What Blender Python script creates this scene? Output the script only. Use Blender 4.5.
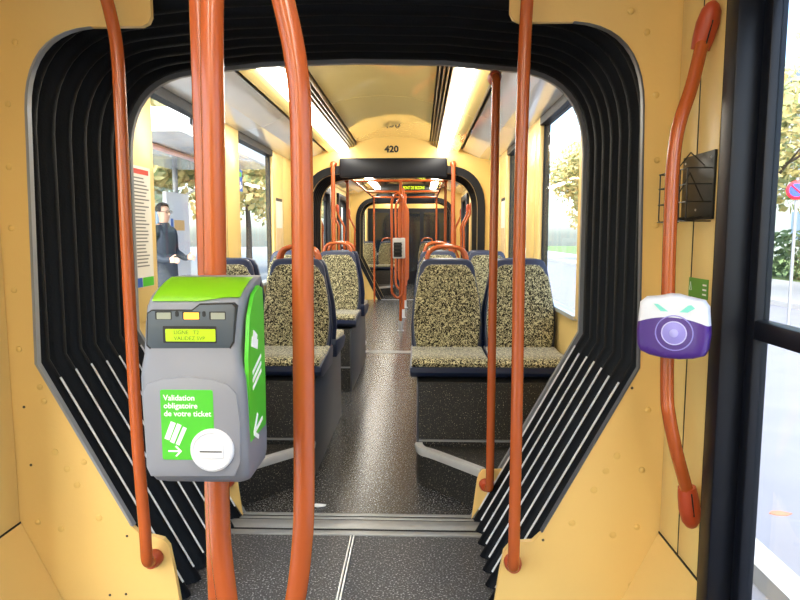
import bpy, bmesh, math, random
from mathutils import Vector, Matrix
random.seed(7)
for o in list(bpy.data.objects): bpy.data.objects.remove(o)
SC = bpy.context.scene
COL = SC.collection

# ------------------------------------------------------------------ camera
F, VX, VY = 620.0, 420.0, 235.0
CAM = Vector((0.30, 0.0, 1.35))
PITCH = math.atan((300 - VY) / F)
YAW = math.atan((VX - 400) / F * math.cos(PITCH))
fw = Vector((-math.sin(YAW) * math.cos(PITCH), math.cos(YAW) * math.cos(PITCH), -math.sin(PITCH)))
rt = Vector((math.cos(YAW), math.sin(YAW), 0))
up = rt.cross(fw)
cd = bpy.data.cameras.new('camera'); cam = bpy.data.objects.new('camera', cd); COL.objects.link(cam)
cd.sensor_width = 36.0; cd.lens = F / 800 * 36; cd.clip_start = 0.02; cd.clip_end = 500
m3 = Matrix((rt, up, -fw)).transposed()
cam.matrix_world = Matrix.Translation(CAM) @ m3.to_4x4()
SC.camera = cam

# ------------------------------------------------------------------ world, sun, exposure
W = bpy.data.worlds.new('sky'); SC.world = W; W.use_nodes = True
wn = W.node_tree.nodes; wl = W.node_tree.links; wn.clear()
sky = wn.new('ShaderNodeTexSky'); sky.sky_type = 'NISHITA'; sky.sun_disc = False
sky.sun_elevation = math.radians(40); sky.sun_rotation = math.radians(200); sky.dust_density = 2.5; sky.air_density = 1.0
bg = wn.new('ShaderNodeBackground'); bg.inputs['Strength'].default_value = 0.5
wo = wn.new('ShaderNodeOutputWorld'); wl.new(sky.outputs[0], bg.inputs[0]); wl.new(bg.outputs[0], wo.inputs[0])
sd = bpy.data.lights.new('sun', 'SUN'); sd.energy = 2.6; sd.angle = math.radians(12); sd.color = (1, .95, .86)
sun = bpy.data.objects.new('sun', sd); COL.objects.link(sun)
sun.rotation_euler = (math.radians(38), math.radians(6), math.radians(-10))
SC.view_settings.view_transform = 'Standard'; SC.view_settings.look = 'None'
SC.view_settings.gamma = 1.0; SC.view_settings.use_curve_mapping = False
SC.view_settings.exposure = 0.84
STRIP = 14.0            # emission of the tram's ceiling light strips

# pixel -> world (a pixel is only a direction; a plane fixes the distance)
def ray(px, py): return fw + rt * ((px - 400) / F) - up * ((py - 300) / F)
def PY(px, py, y): d = ray(px, py); return CAM + d * (y / d.y)
def PZ(px, py, z): d = ray(px, py); return CAM + d * ((z - CAM.z) / d.z)
def PX(px, py, x): d = ray(px, py); return CAM + d * ((x - CAM.x) / d.x)

# ------------------------------------------------------------------ materials
def lin(c):
    return tuple((v / 255 / 12.92) if v / 255 <= .04045 else ((v / 255 + .055) / 1.055) ** 2.4 for v in c) + (1,)
MATS = {}
def mat(name, rgb, rough=.5, metal=0, coat=0, var=.06, scale=6, bump=0, bscale=80, emit=0, spec=.5):
    if name in MATS: return MATS[name]
    m = bpy.data.materials.new(name); m.use_nodes = True; n = m.node_tree.nodes; l = m.node_tree.links
    b = n['Principled BSDF']; c = lin(rgb)
    tc = n.new('ShaderNodeTexCoord')
    nz = n.new('ShaderNodeTexNoise'); nz.inputs['Scale'].default_value = scale; nz.inputs['Detail'].default_value = 3
    l.new(tc.outputs['Object'], nz.inputs['Vector'])
    mx = n.new('ShaderNodeMix'); mx.data_type = 'RGBA'
    mx.inputs[6].default_value = tuple(v * (1 - var) for v in c[:3]) + (1,)
    mx.inputs[7].default_value = tuple(min(1, v * (1 + var)) for v in c[:3]) + (1,)
    l.new(nz.outputs[0], mx.inputs[0]); l.new(mx.outputs[2], b.inputs['Base Color'])
    b.inputs['Roughness'].default_value = rough; b.inputs['Metallic'].default_value = metal
    b.inputs['Specular IOR Level'].default_value = spec
    if coat: b.inputs['Coat Weight'].default_value = coat; b.inputs['Coat Roughness'].default_value = .05
    if bump:
        n2 = n.new('ShaderNodeTexNoise'); n2.inputs['Scale'].default_value = bscale
        l.new(tc.outputs['Object'], n2.inputs['Vector'])
        bp = n.new('ShaderNodeBump'); bp.inputs['Strength'].default_value = bump; bp.inputs['Distance'].default_value = .01
        l.new(n2.outputs[0], bp.inputs['Height']); l.new(bp.outputs[0], b.inputs['Normal'])
    if emit:
        l.new(mx.outputs[2], b.inputs['Emission Color']); b.inputs['Emission Strength'].default_value = emit
    MATS[name] = m; return m
def speckle(name, c1, c2, scale, lo, hi, rough=.5, dist=0, c3=None, spec=.5, bump=0):
    m = bpy.data.materials.new(name); m.use_nodes = True; n = m.node_tree.nodes; l = m.node_tree.links
    b = n['Principled BSDF']; tc = n.new('ShaderNodeTexCoord'); nz = n.new('ShaderNodeTexNoise')
    nz.inputs['Scale'].default_value = scale; nz.inputs['Detail'].default_value = 2; nz.inputs['Distortion'].default_value = dist
    l.new(tc.outputs['Object'], nz.inputs['Vector'])
    r = n.new('ShaderNodeValToRGB'); r.color_ramp.elements[0].position = lo; r.color_ramp.elements[1].position = hi
    r.color_ramp.elements[0].color = lin(c1); r.color_ramp.elements[1].color = lin(c2)
    if c3:
        e = r.color_ramp.elements.new((lo + hi) / 2); e.color = lin(c3)
    l.new(nz.outputs[0], r.inputs[0]); l.new(r.outputs[0], b.inputs['Base Color'])
    b.inputs['Roughness'].default_value = rough; b.inputs['Specular IOR Level'].default_value = spec
    if bump:
        bp = n.new('ShaderNodeBump'); bp.inputs['Strength'].default_value = bump; bp.inputs['Distance'].default_value = .004
        l.new(nz.outputs[0], bp.inputs['Height']); l.new(bp.outputs[0], b.inputs['Normal'])
    MATS[name] = m; return m
def glassmat(name, tint, refl):
    m = bpy.data.materials.new(name); m.use_nodes = True; n = m.node_tree.nodes; l = m.node_tree.links; n.clear()
    t = n.new('ShaderNodeBsdfTransparent'); g = n.new('ShaderNodeBsdfGlossy'); g.inputs['Roughness'].default_value = .02
    nz = n.new('ShaderNodeTexNoise'); nz.inputs['Scale'].default_value = 1.2
    mr = n.new('ShaderNodeMapRange'); mr.inputs[3].default_value = refl * .8; mr.inputs[4].default_value = refl * 1.2
    l.new(nz.outputs[0], mr.inputs[0])
    t.inputs[0].default_value = lin(tint)
    mx = n.new('ShaderNodeMixShader'); l.new(mr.outputs[0], mx.inputs[0])
    l.new(t.outputs[0], mx.inputs[1]); l.new(g.outputs[0], mx.inputs[2])
    o = n.new('ShaderNodeOutputMaterial'); l.new(mx.outputs[0], o.inputs[0]); MATS[name] = m; return m
def emitmat(name, rgb, s):
    m = bpy.data.materials.new(name); m.use_nodes = True; n = m.node_tree.nodes; l = m.node_tree.links; n.clear()
    e = n.new('ShaderNodeEmission'); e.inputs[0].default_value = lin(rgb); e.inputs[1].default_value = s
    o = n.new('ShaderNodeOutputMaterial'); l.new(e.outputs[0], o.inputs[0]); MATS[name] = m; return m
YEL = mat('yellow_panel', (231, 193, 118), .42, var=.04, scale=3, bump=.05, bscale=60)
YELC = mat('yellow_ceiling', (252, 224, 146), .05, metal=.2, coat=.8, var=.03)
YELW = mat('yellow_wall', (230, 198, 126), .35, var=.04)
YELD = mat('yellow_bulkhead', (230, 196, 116), .4, var=.04)
ORA = mat('orange_paint', (178, 85, 38), .25, coat=.25, var=.015, scale=4)
ORAC = mat('orange_plastic', (176, 68, 34), .42, var=.05)
BLK = mat('black_rubber', (8, 11, 17), .5, var=.2, scale=9, bump=.15, bscale=120, spec=.16)
BLKF = mat('dark_frame', (13, 16, 25), .42, var=.1, spec=.3)
PIPE = mat('white_piping', (225, 226, 230), .4, var=.08, scale=40)
SIL = mat('aluminium', (205, 207, 210), .35, metal=.45, var=.08, scale=30)
SILD = mat('dark_aluminium', (150, 152, 156), .4, metal=.4, var=.1, scale=40)
BLU = mat('blue_shell', (28, 39, 68), .35, var=.08)
FAB = speckle('seat_fabric', (24, 22, 18), (198, 190, 150), 112, .485, .56, .85, dist=1.5, c3=(110, 102, 70), spec=.2, bump=.3)
FLO = speckle('floor_lino', (46, 47, 49), (180, 180, 176), 130, .45, .73, .27, c3=(58, 58, 60))
FLO2 = speckle('floor_plate', (42, 44, 50), (190, 192, 198), 130, .42, .72, .5, c3=(66, 68, 73))
FAB.node_tree.nodes['Principled BSDF'].inputs['Sheen Weight'].default_value = .6
FAB.node_tree.nodes['Principled BSDF'].inputs['Sheen Roughness'].default_value = .35
PLI = speckle('plinth_speckle', (26, 26, 27), (180, 172, 150), 165, .5, .74, .5, c3=(32, 32, 32))
PLS = mat('plinth_side', (62, 66, 76), .35, var=.12, scale=60)
COV = mat('grey_cove', (230, 232, 238), .12, coat=.5, var=.03)
LIT = emitmat('light_diffuser', (255, 250, 238), STRIP)
GLS = glassmat('window_glass', (244, 249, 250), .06)
BRZ = mat('bronze_slat', (122, 96, 56), .3, metal=.4)
DRK = mat('dark_gap', (20, 18, 14), .7)
GRY = mat('grey_plastic', (122, 124, 134), .4, var=.03, scale=10)
GRYD = mat('dark_grey_plastic', (72, 82, 92), .4, var=.04)
LIME = mat('lime_film', (160, 226, 40), .35, var=.03)
GRN = mat('green_film', (78, 190, 48), .35, var=.03)
WHT = mat('white_plastic', (226, 226, 232), .35, var=.02)
INK = mat('white_ink', (250, 250, 250), .5, var=.01)
DINK = mat('dark_ink', (28, 28, 30), .5, var=.02)
LCD = mat('lcd_green', (160, 196, 20), .3, var=.03, emit=.25)
LCDT = mat('lcd_segment', (84, 116, 14), .4)
AMB = mat('amber_lamp', (255, 190, 60), .3, emit=.8)
LMP = mat('unlit_lamp', (150, 155, 140), .3)
PUR = mat('purple_plastic', (74, 40, 128), .3, coat=.3, var=.04)
LAV = mat('lavender_plastic', (150, 140, 215), .3, var=.06)
TEAL = mat('teal_print', (130, 220, 205), .5)
BLP = mat('black_plastic', (22, 22, 24), .4, var=.1)
SGN = mat('green_sticker', (88, 150, 48), .4)
PAP = mat('paper', (226, 222, 212), .7, var=.03)
REDI = mat('red_ink', (200, 60, 40), .6)
BLUI = mat('blue_ink', (40, 90, 180), .5)
LEDY = emitmat('led_text', (215, 235, 40), 1.6)
LEDD = emitmat('led_dim', (60, 70, 20), .25)
BRW = mat('far_seat_back', (52, 62, 96), .4)
CABG = mat('cab_glass_dark', (22, 32, 40), .08, coat=.5, var=.3, scale=2)

# ------------------------------------------------------------------ mesh helpers
def link(name, me, m, parent=None):
    o = bpy.data.objects.new(name, me); COL.objects.link(o)
    if m is not None:
        for k in (m if isinstance(m, (list, tuple)) else [m]): me.materials.append(k)
    if parent is not None: o.parent = parent
    return o
def bm2(name, bm, m, parent=None, smooth=None):
    me = bpy.data.meshes.new(name)
    bmesh.ops.recalc_face_normals(bm, faces=bm.faces); bm.to_mesh(me); bm.free()
    if smooth is not None:
        for p in me.polygons: p.use_smooth = True
        me.set_sharp_from_angle(angle=math.radians(smooth))
    return link(name, me, m, parent)
def box(name, a, b, m, parent=None, bev=0, seg=2):
    bm = bmesh.new(); bmesh.ops.create_cube(bm, size=1)
    for v in bm.verts:
        v.co = Vector([a[i] if v.co[i] < 0 else b[i] for i in range(3)])
    if bev: bmesh.ops.bevel(bm, geom=bm.edges[:], offset=bev, segments=seg, affect='EDGES', profile=.5)
    return bm2(name, bm, m, parent, 40 if bev else None)
def poly(name, pts, axis, lo, hi, m, parent=None, bev=0, seg=2, holes=None):
    """extrude a 2D polygon along axis 0/1/2 from lo to hi"""
    bm = bmesh.new()
    def P(p, k): q = [p[0], p[1]]; q.insert(axis, k); return q
    vs = [bm.verts.new(P(p, lo)) for p in pts]; f = bm.faces.new(vs)
    r = bmesh.ops.extrude_face_region(bm, geom=[f])
    for v in r['geom']:
        if isinstance(v, bmesh.types.BMVert): v.co[axis] = hi
    if bev:
        es = [e for e in bm.edges if abs(e.verts[0].co[axis] - e.verts[1].co[axis]) < 1e-6]
        bmesh.ops.bevel(bm, geom=es, offset=bev, segments=seg, affect='EDGES', profile=.5)
    big = [f for f in bm.faces if len(f.verts) > 4]
    bmesh.ops.triangulate(bm, faces=big)
    return bm2(name, bm, m, parent, 35)
def catmull(pts, n=6, closed=False):
    pts = [Vector(p) for p in pts]; out = []; L = len(pts)
    for i in range(L if closed else L - 1):
        if closed: p0, p1, p2, p3 = pts[i - 1], pts[i], pts[(i + 1) % L], pts[(i + 2) % L]
        else: p0, p1, p2, p3 = pts[max(i - 1, 0)], pts[i], pts[i + 1], pts[min(i + 2, L - 1)]
        for k in range(n):
            t = k / n
            out.append(.5 * (2 * p1 + (p2 - p0) * t + (2 * p0 - 5 * p1 + 4 * p2 - p3) * t * t + (3 * p1 - p0 - 3 * p2 + p3) * t ** 3))
    if not closed: out.append(pts[-1])
    return out
def fillet(pts, r, seg=5):
    pts = [Vector(p) for p in pts]; out = [pts[0]]
    for i in range(1, len(pts) - 1):
        a, b, c = pts[i - 1], pts[i], pts[i + 1]
        d1 = (a - b); d2 = (c - b); k = min(r, d1.length * .49, d2.length * .49)
        p = b + d1.normalized() * k; q = b + d2.normalized() * k
        for s in range(seg + 1):
            t = s / seg; out.append((1 - t) ** 2 * p + 2 * t * (1 - t) * b + t * t * q)
    out.append(pts[-1]); return out
def tube_bm(bm, pts, r, n=12, closed=False, caps=True):
    pts = [Vector(p) for p in pts]; L = len(pts); rings = []
    rr = r if isinstance(r, (list, tuple)) else [r] * L
    prev = None
    for i in range(L):
        if closed: t = pts[(i + 1) % L] - pts[i - 1]
        else: t = pts[min(i + 1, L - 1)] - pts[max(i - 1, 0)]
        t.normalize()
        if prev is None:
            a = Vector((1, 0, 0)) if abs(t.x) < .9 else Vector((0, 1, 0))
            u = (a - t * a.dot(t)).normalized()
        else: u = (prev - t * prev.dot(t)).normalized()
        prev = u; w = t.cross(u)
        rings.append([bm.verts.new(pts[i] + (u * math.cos(2 * math.pi * k / n) + w * math.sin(2 * math.pi * k / n)) * rr[i]) for k in range(n)])
    for i in range(L if closed else L - 1):
        A, B = rings[i], rings[(i + 1) % L]
        for k in range(n): bm.faces.new((A[k], A[(k + 1) % n], B[(k + 1) % n], B[k]))
    if not closed and caps: bm.faces.new(rings[0]); bm.faces.new(rings[-1])
def tube(name, pts, r, m, parent=None, n=12, closed=False):
    bm = bmesh.new(); tube_bm(bm, pts, r, n, closed); return bm2(name, bm, m, parent, 50)
def lathe(name, prof, m, parent=None, n=20, loc=(0, 0, 0), axis=(0, 0, 1)):
    """prof: (radius, height) pairs, revolved about axis"""
    bm = bmesh.new(); q = Vector((0, 0, 1)).rotation_difference(Vector(axis).normalized()); rings = []
    for r, h in prof:
        rings.append([bm.verts.new(q @ Vector((r * math.cos(2 * math.pi * k / n), r * math.sin(2 * math.pi * k / n), h)) + Vector(loc)) for k in range(n)])
    for A, B in zip(rings, rings[1:]):
        for k in range(n): bm.faces.new((A[k], A[(k + 1) % n], B[(k + 1) % n], B[k]))
    bm.faces.new(rings[0]); bm.faces.new(rings[-1])
    bmesh.ops.remove_doubles(bm, verts=bm.verts, dist=1e-6)
    return bm2(name, bm, m, parent, 40)
def text(name, s, size, m, parent, loc, xdir, ydir, align='CENTER', ext=.0006, xs=1, bold=0):
    cu = bpy.data.curves.new(name, 'FONT'); cu.body = s; cu.size = size; cu.align_x = align; cu.align_y = 'CENTER'; cu.extrude = ext; cu.offset = bold
    cu.resolution_u = 3
    t = bpy.data.objects.new(name, cu); COL.objects.link(t)
    bpy.context.view_layer.update()
    me = bpy.data.meshes.new_from_object(t.evaluated_get(bpy.context.evaluated_depsgraph_get()))
    bpy.data.objects.remove(t)
    x = Vector(xdir).normalized(); y = Vector(ydir).normalized(); z = x.cross(y)
    me.transform(Matrix.Translation(Vector(loc)) @ Matrix((x * xs, y, z)).transposed().to_4x4())
    me.materials.clear()
    return link(name, me, m, parent)
def tag(o, label, cat, group=None):
    o['label'] = label; o['category'] = cat
    if group: o['group'] = group
    return o
def thing(name, label, cat, loc=(0, 0, 0), group=None):
    o = bpy.data.objects.new(name, None); COL.objects.link(o); o.location = loc; o.empty_display_size = .1
    return tag(o, label, cat, group)
def parent_keep(o, p):
    o.parent = p; o.matrix_parent_inverse = Matrix.Translation(-p.location)
def adopt(p):
    """children were modelled in world space: take out the parent's offset"""
    for o in list(COL.objects):
        if o.parent == p: o.matrix_parent_inverse = Matrix.Translation(-Vector(p.location))
def copy_tree(o, parent=None):
    c = o.copy(); COL.objects.link(c)
    if parent is not None: c.parent = parent
    for ch in [k for k in COL.objects if k.parent == o]: copy_tree(ch, c)
    return c
def S(o): o['kind'] = 'structure'; return o
def sempty(name):
    o = bpy.data.objects.new(name, None); COL.objects.link(o); return S(o)

# ------------------------------------------------------------------ gangway opening profile
WX = 1.15
def right_half(sw=1.0, dz=0.0):
    P = [(.56, 0), (1.05, .90), (1.047, 1.72)]
    a, c, b = Vector((1.047, 1.72)), Vector((1.035, 2.05)), Vector((.74, 2.085))
    for k in range(1, 10):
        t = k / 10; q = (1 - t) ** 2 * a + 2 * t * (1 - t) * c + t * t * b; P.append((q.x, q.y))
    P += [(.74, 2.085), (.40, 2.12), (0, 2.13)]
    return [(x * sw, z + (dz if z > 1.5 else 0)) for x, z in P]
def full(P): return [(-x, z) for x, z in P] + [(x, z) for x, z in reversed(P[:-1])]   # left floor -> right floor
def offset(path, d):
    """push an open 2D path outward (d > 0) from the opening"""
    out = []
    for i, p in enumerate(path):
        a = Vector(path[max(i - 1, 0)]); b = Vector(path[min(i + 1, len(path) - 1)]); t = (b - a).normalized()
        n = Vector((-t.y, t.x)); out.append((p[0] + n.x * d, max(p[1] + n.y * d, 0) if i in (0, len(path) - 1) else p[1] + n.y * d))
    out[0] = (out[0][0], 0); out[-1] = (out[-1][0], 0)
    return out
def band(name, A, B, y0, y1, m, parent=None):
    """solid strip between two open XZ paths, y0..y1"""
    bm = bmesh.new(); R = []
    for (a, b) in zip(A, B):
        R.append([bm.verts.new((a[0], y0, a[1])), bm.verts.new((b[0], y0, b[1])), bm.verts.new((b[0], y1, b[1])), bm.verts.new((a[0], y1, a[1]))])
    for P, Q in zip(R, R[1:]):
        for k in range(4): bm.faces.new((P[k], P[(k + 1) % 4], Q[(k + 1) % 4], Q[k]))
    bm.faces.new(R[0]); bm.faces.new(R[-1])
    return bm2(name, bm, m, parent, 30)
def plate(name, hole, y0, y1, m, top=2.5):
    pts = [(-WX, 0), (-WX, top), (WX, top), (WX, 0)] + list(reversed(hole))
    return S(poly(name, pts, 1, y0, y1, m))

# near frame hole, with the tabs that carry the grab poles
def near_hole():
    P = [(.565, 0), (.585, .15), (.60, .235), (.62, .262), (.66, .272), (.70, .275), (.735, .31), (1.05, .90), (1.03, 1.77)]
    a, c, b = Vector((1.03, 1.77)), Vector((1.02, 2.02)), Vector((.80, 2.035))
    for k in range(1, 10):
        t = k / 10; q = (1 - t) ** 2 * a + 2 * t * (1 - t) * c + t * t * b; P.append((q.x, q.y))
    P += [(.80, 2.035), (.62, 2.035), (.598, 2.045), (.588, 2.065), (.588, 2.13), (.572, 2.15), (.0, 2.16)]
    return full(P)
PATH = full(right_half())

# ================================================================== STRUCTURE
YN, YF = 2.10, 2.90          # first gangway
G2A, G2B = 7.05, 7.80        # second gangway
G3A, G3B = 12.9, 13.6        # third gangway
YE = 17.2                    # driver's cab
YB = -2.2                    # back of the vestibule the camera stands in

# floor: lino sheets and the gangway's plates
fl = sempty('floor')
box('floor_sheet', (-WX, YB, -.06), (WX, 1.2, 0), FLO2, fl)
for a, b in ((-.62, -.012), (.012, .62)):
    box('floor_plate', (a, 1.21, -.06), (b, 2.665, .0), FLO2, fl, .003)
box('floor_sheet', (-WX, 1.21, -.06), (-.63, 2.2, 0), FLO2, fl)
box('floor_sheet', (.63, 1.21, -.06), (WX, 2.2, 0), FLO2, fl)
for x in (-.0095, .0035): box('joint_strip', (x, 1.21, -.05), (x + .006, 2.665, .0015), SIL, fl)
box('joint_gap', (-.012, 1.21, -.06), (.012, 2.665, -.012), DRK, fl)
box('floor_sheet', (-WX, 2.885, -.06), (WX, G2A - .03, 0), FLO, fl)
box('floor_sheet', (-WX, G2A + .1, -.06), (WX, G3A - .02, 0), FLO, fl)
box('floor_sheet', (-WX, G3A + .06, -.06), (WX, YE, 0), FLO, fl)
# thresholds
def threshold(n, strips, xw):
    t = sempty('trim_%d' % n)
    for a, b, z in strips: box('threshold_strip', (-xw, a, -.05), (xw, b, z), mat('tread_aluminium', (150, 152, 154), .42, metal=.5, var=.15, scale=25), t, .0015)
    for (a, b, z), (c, d, z2) in zip(strips, strips[1:]): box('gap_shade', (-xw, b, -.02), (xw, c, min(z, z2) - .002), BLK, t)  # black strips stand in for the shade in the gaps between treads
    box('threshold_bed', (-xw, strips[0][0], -.06), (xw, strips[-1][1], -.014), DRK, t)
    return t
threshold(1, [(2.668, 2.706, .004), (2.724, 2.806, .006), (2.822, 2.845, .003), (2.858, 2.883, .004)], .64)
threshold(2, [(7.02, 7.07, .004), (7.08, 7.14, .005)], .70)
threshold(3, [(12.88, 12.95, .004)], .70)

# bulkheads
w1 = plate('wall_gangway_near', near_hole(), YN, YN + .02, YEL)
w2 = plate('wall_gangway_far', offset(PATH, .03), YF - .01, YF + .05, YELD)
band('edge_moulding', offset(PATH, -.014), offset(PATH, .02), YF - .035, YF - .01, mat('grey_moulding', (122, 124, 128), .4), w2)
# silver edge strips on the near opening
NH = near_hole(); half = len(NH) // 2
for k, seq in enumerate((NH[6:19], list(reversed(NH))[6:19])):
    sgn = 1 if k == 0 else -1
    o = band('trim_%d' % (4 + k), offset(seq, 0) if 0 else seq, [(x + sgn * (.010 if k == 0 else .006), z) for x, z in seq], YN - .003, YN + .02, mat('edge_grey', (92, 96, 104), .4, metal=.3) if k else mat('edge_silver', (150, 155, 166), .3, metal=.4))
    S(o)
# bolts and rivets on the near frame
def bolts(plate_o, px, r, h, y, m):
    for p in px:
        c = PY(p[0], p[1], y)
        lathe('bolt', [(r, 0), (r * .95, h * .5), (r * .7, h * .85), (r * .2, h)], m, plate_o, 10, (c.x, y, c.z), (0, -1, 0))
BOLT = mat('painted_bolt', (224, 186, 108), .4)
bolts(w1, [(15, 42), (8, 104), (9, 167), (11, 228), (14, 290), (19, 349), (40, 387), (44, 401), (84, 462), (38, 522),
           (631, 11), (647, 32), (656, 95), (657, 160), (656, 225), (648, 410), (642, 470), (637, 527), (631, 585), (48, 576)], .011, .005, YN, BOLT)
bolts(w1, [(55, 452), (67, 469), (77, 485), (99, 518), (61, 529), (617, 456), (606, 471), (594, 490), (572, 523), (613, 535)], .0125, .003, YN, BOLT)
SCR = mat('screw', (90, 80, 62), .4, metal=.6)
bolts(w1, [(31, 465), (127, 536), (24, 407), (632, 388), (543, 540), (110, 595), (126, 594)], .005, .003, YN, SCR)

def ring_bulkhead(name, y, sw, numbered):
    """bulkhead ahead of a far gangway: yellow wall, black rubber frame, black header"""
    pth = full(right_half(sw, -.06))
    w = plate(name, pth, y, y + .04, YELD, 2.48)
    band('rubber_frame', pth, offset(pth, .085), y - .03, y, BLKF, w)
    box('header', (-.60, y - .07, 1.985), (.60, y - .005, 2.20), BLKF, w, .02)
    return w, pth
w3, P2 = ring_bulkhead('wall_bulkhead_middle', G2A, .90, True)
text('number', '420', .098, DINK, w3, (-.02, G2A - .002, 2.30), (1, 0, 0), (0, 0, 1), xs=1.05, bold=.004)
w4, P3 = ring_bulkhead('wall_bulkhead_rear', G3A, .90, False)
S(plate('wall_gangway_middle', P2, G2B, G2B + .05, YELD, 2.48)); S(plate('wall_gangway_rear', P3, G3B, G3B + .05, YELD, 2.48))

# side walls. band z: below windows, windows, above
def side_wall(name, sgn, y0, y1, wins, sill=.90, head=2.14, panelmat=YELW, seams=()):
    w = sempty(name)
    a, b = sorted((sgn * WX, sgn * (WX + .06)))
    box('lower_panel', (a, y0, 0), (b, y1, sill), panelmat, w)
    box('upper_panel', (a, y0, head), (b, y1, 2.5), panelmat, w)
    ys = [y0] + [v for q in wins for v in q] + [y1]
    for i in range(0, len(ys), 2):
        if ys[i + 1] - ys[i] < .01: continue
        aa, bb = sorted((sgn * (WX + .02), sgn * (WX + .06))); box('leak_backing', (aa, ys[i], sill), (bb, ys[i + 1], head), DRK, w)  # dark backing added behind the panels, stops light leaking through their gaps
        cuts = [ys[i]] + [s for s in seams if ys[i] < s < ys[i + 1]] + [ys[i + 1]]
        for c0 in cuts[1:-1]:
            aa, bb = sorted((sgn * (WX - .0105), sgn * (WX + .018))); box('seam', (aa, c0 - .0044, sill), (bb, c0 + .0044, head + .04), DRK, w)  # dark strip fills the groove in place of its shade
        for c0, c1 in zip(cuts, cuts[1:]):
            aa, bb = sorted((sgn * (WX - .012), sgn * (WX + .018)))
            box('pillar_panel', (aa, c0 + .0045, sill), (bb, c1 - .0045, head + .04), panelmat, w, .003)
    return w
NW = [0]
def window(sgn, y0, y1, sill=.90, head=2.14, bar=None, m=BLKF):
    NW[0] += 1
    w = sempty('window_%d' % NW[0])
    x = sgn * (WX + .02); f = .012
    def bx(n, y_0, y_1, z0, z1, d=.006, mm=m):
        a, b = sorted((x - sgn * d, x + sgn * d)); box(n, (a, y_0, z0), (b, y_1, z1), mm, w)
    bx('window_frame', y0, y0 + f, sill, head); bx('window_frame', y1 - f, y1, sill, head)
    bx('window_head', y0, y1, head - .03, head + .03, .035, BLK)
    bx('window_sill', y0, y1, sill - .012, sill + .012, .04, SIL)
    a, b = sorted((x - .003, x + .003))
    box('pane', (a, y0 + f, sill + .012), (b, y1 - f, head - .03), GLS, w)
    return w
W1, W2 = (3.36, 4.46), (4.97, 6.10)
wl_ = side_wall('wall_left', -1, YF + .05, G2A, (W1, W2), seams=(4.62, 6.55))
wr_ = side_wall('wall_right', 1, YF + .05, G2A, (W1, W2), seams=(4.62, 6.55))
for s in (-1, 1):
    for q in (W1, W2): window(s, *q)
# section 3 (door car) and 4
D3 = [(8.35, 9.75), (10.75, 12.15)]
for s, nm in ((-1, 'left'), (1, 'right')):
    side_wall('wall_%s_middle' % nm, s, G2B + .05, G3A, D3, sill=.02, head=2.09, seams=(10.0, 10.25, 10.5))
    side_wall('wall_%s_rear' % nm, s, G3B + .05, YE, [(13.95, 15.0), (15.5, 16.6)])
    for q in ((13.95, 15.0), (15.5, 16.6)): window(s, *q)
    side_wall('wall_%s_vestibule' % nm, s, YB, YN, [(-1.9, -.55), (-.25, 1.70)], sill=.02, head=2.15, seams=(1.80, 1.945))
    window(s, -1.9, -.55, .02, 2.15)
ND = [0]
def door(sgn, y0, y1, post, head):
    """double-leaf tram door: dark post, leaves with glass above and below a cross bar"""
    ND[0] += 1
    d = sempty('door_%d' % ND[0]); x = sgn * (WX - .01)
    def bx(n, a0, a1, z0, z1, dp=.03, mm=BLKF, off=0, bev=.006):
        a, b = sorted((x - sgn * dp + sgn * off, x + sgn * (min(dp, .02) + .015 - off * .5) + sgn * off)); return box(n, (a, a0, z0), (b, a1, z1), mm, d, bev)
    bx('door_post', y0, y0 + post, .0, head, .05); bx('door_post', y1 - post, y1, .0, head, .05)
    bx('door_header', y0, y1, head - .10, head, .045)
    mid = (y0 + y1) / 2
    for a, b in ((y0 + post, mid), (mid, y1 - post)):
        e = .045
        bx('leaf_stile', a + .004, a + e, .03, head - .1, .02, off=.03); bx('leaf_stile', b - e, b - .004, .03, head - .1, .02, off=.03)
        bx('leaf_rail', a, b, .03, .14, .018, off=.03); bx('leaf_rail', a, b, head - .2, head - .1, .018, off=.03)
        bar = bx('leaf_rail', a + e, b - e, 1.085, 1.135, .022, off=.03)
        for z0, z1 in ((.14, 1.085), (1.135, head - .2)):
            xx = x + sgn * .035; p, q = sorted((xx - .003, xx + .003)); box('pane', (p, a + e, z0), (q, b - e, z1), GLS, d)
    return d
for s in (-1, 1):
    for q in D3: door(s, q[0], q[1], .10, 2.07)
    door(s, -.25, 1.70, .065, 2.15)
    # sloping skirting covers in the vestibule
    o = poly('baseboard_%s' % ('left' if s < 0 else 'right'), [(s * (WX - .015), .315), (s * (WX - .015), .001), (s * .995, .001), (s * .995, .02)], 1, 1.52, YN - .004, YEL, None)
    S(o)
    a_, b_ = sorted((s * (WX - .0148), s * (WX - .012))); box('seam', (a_, 1.72, .314), (b_, YN - .004, .322), DRK, o)
S(box('wall_back', (-WX, YB - .05, 0), (WX, YB, 2.5), YELW))

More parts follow.
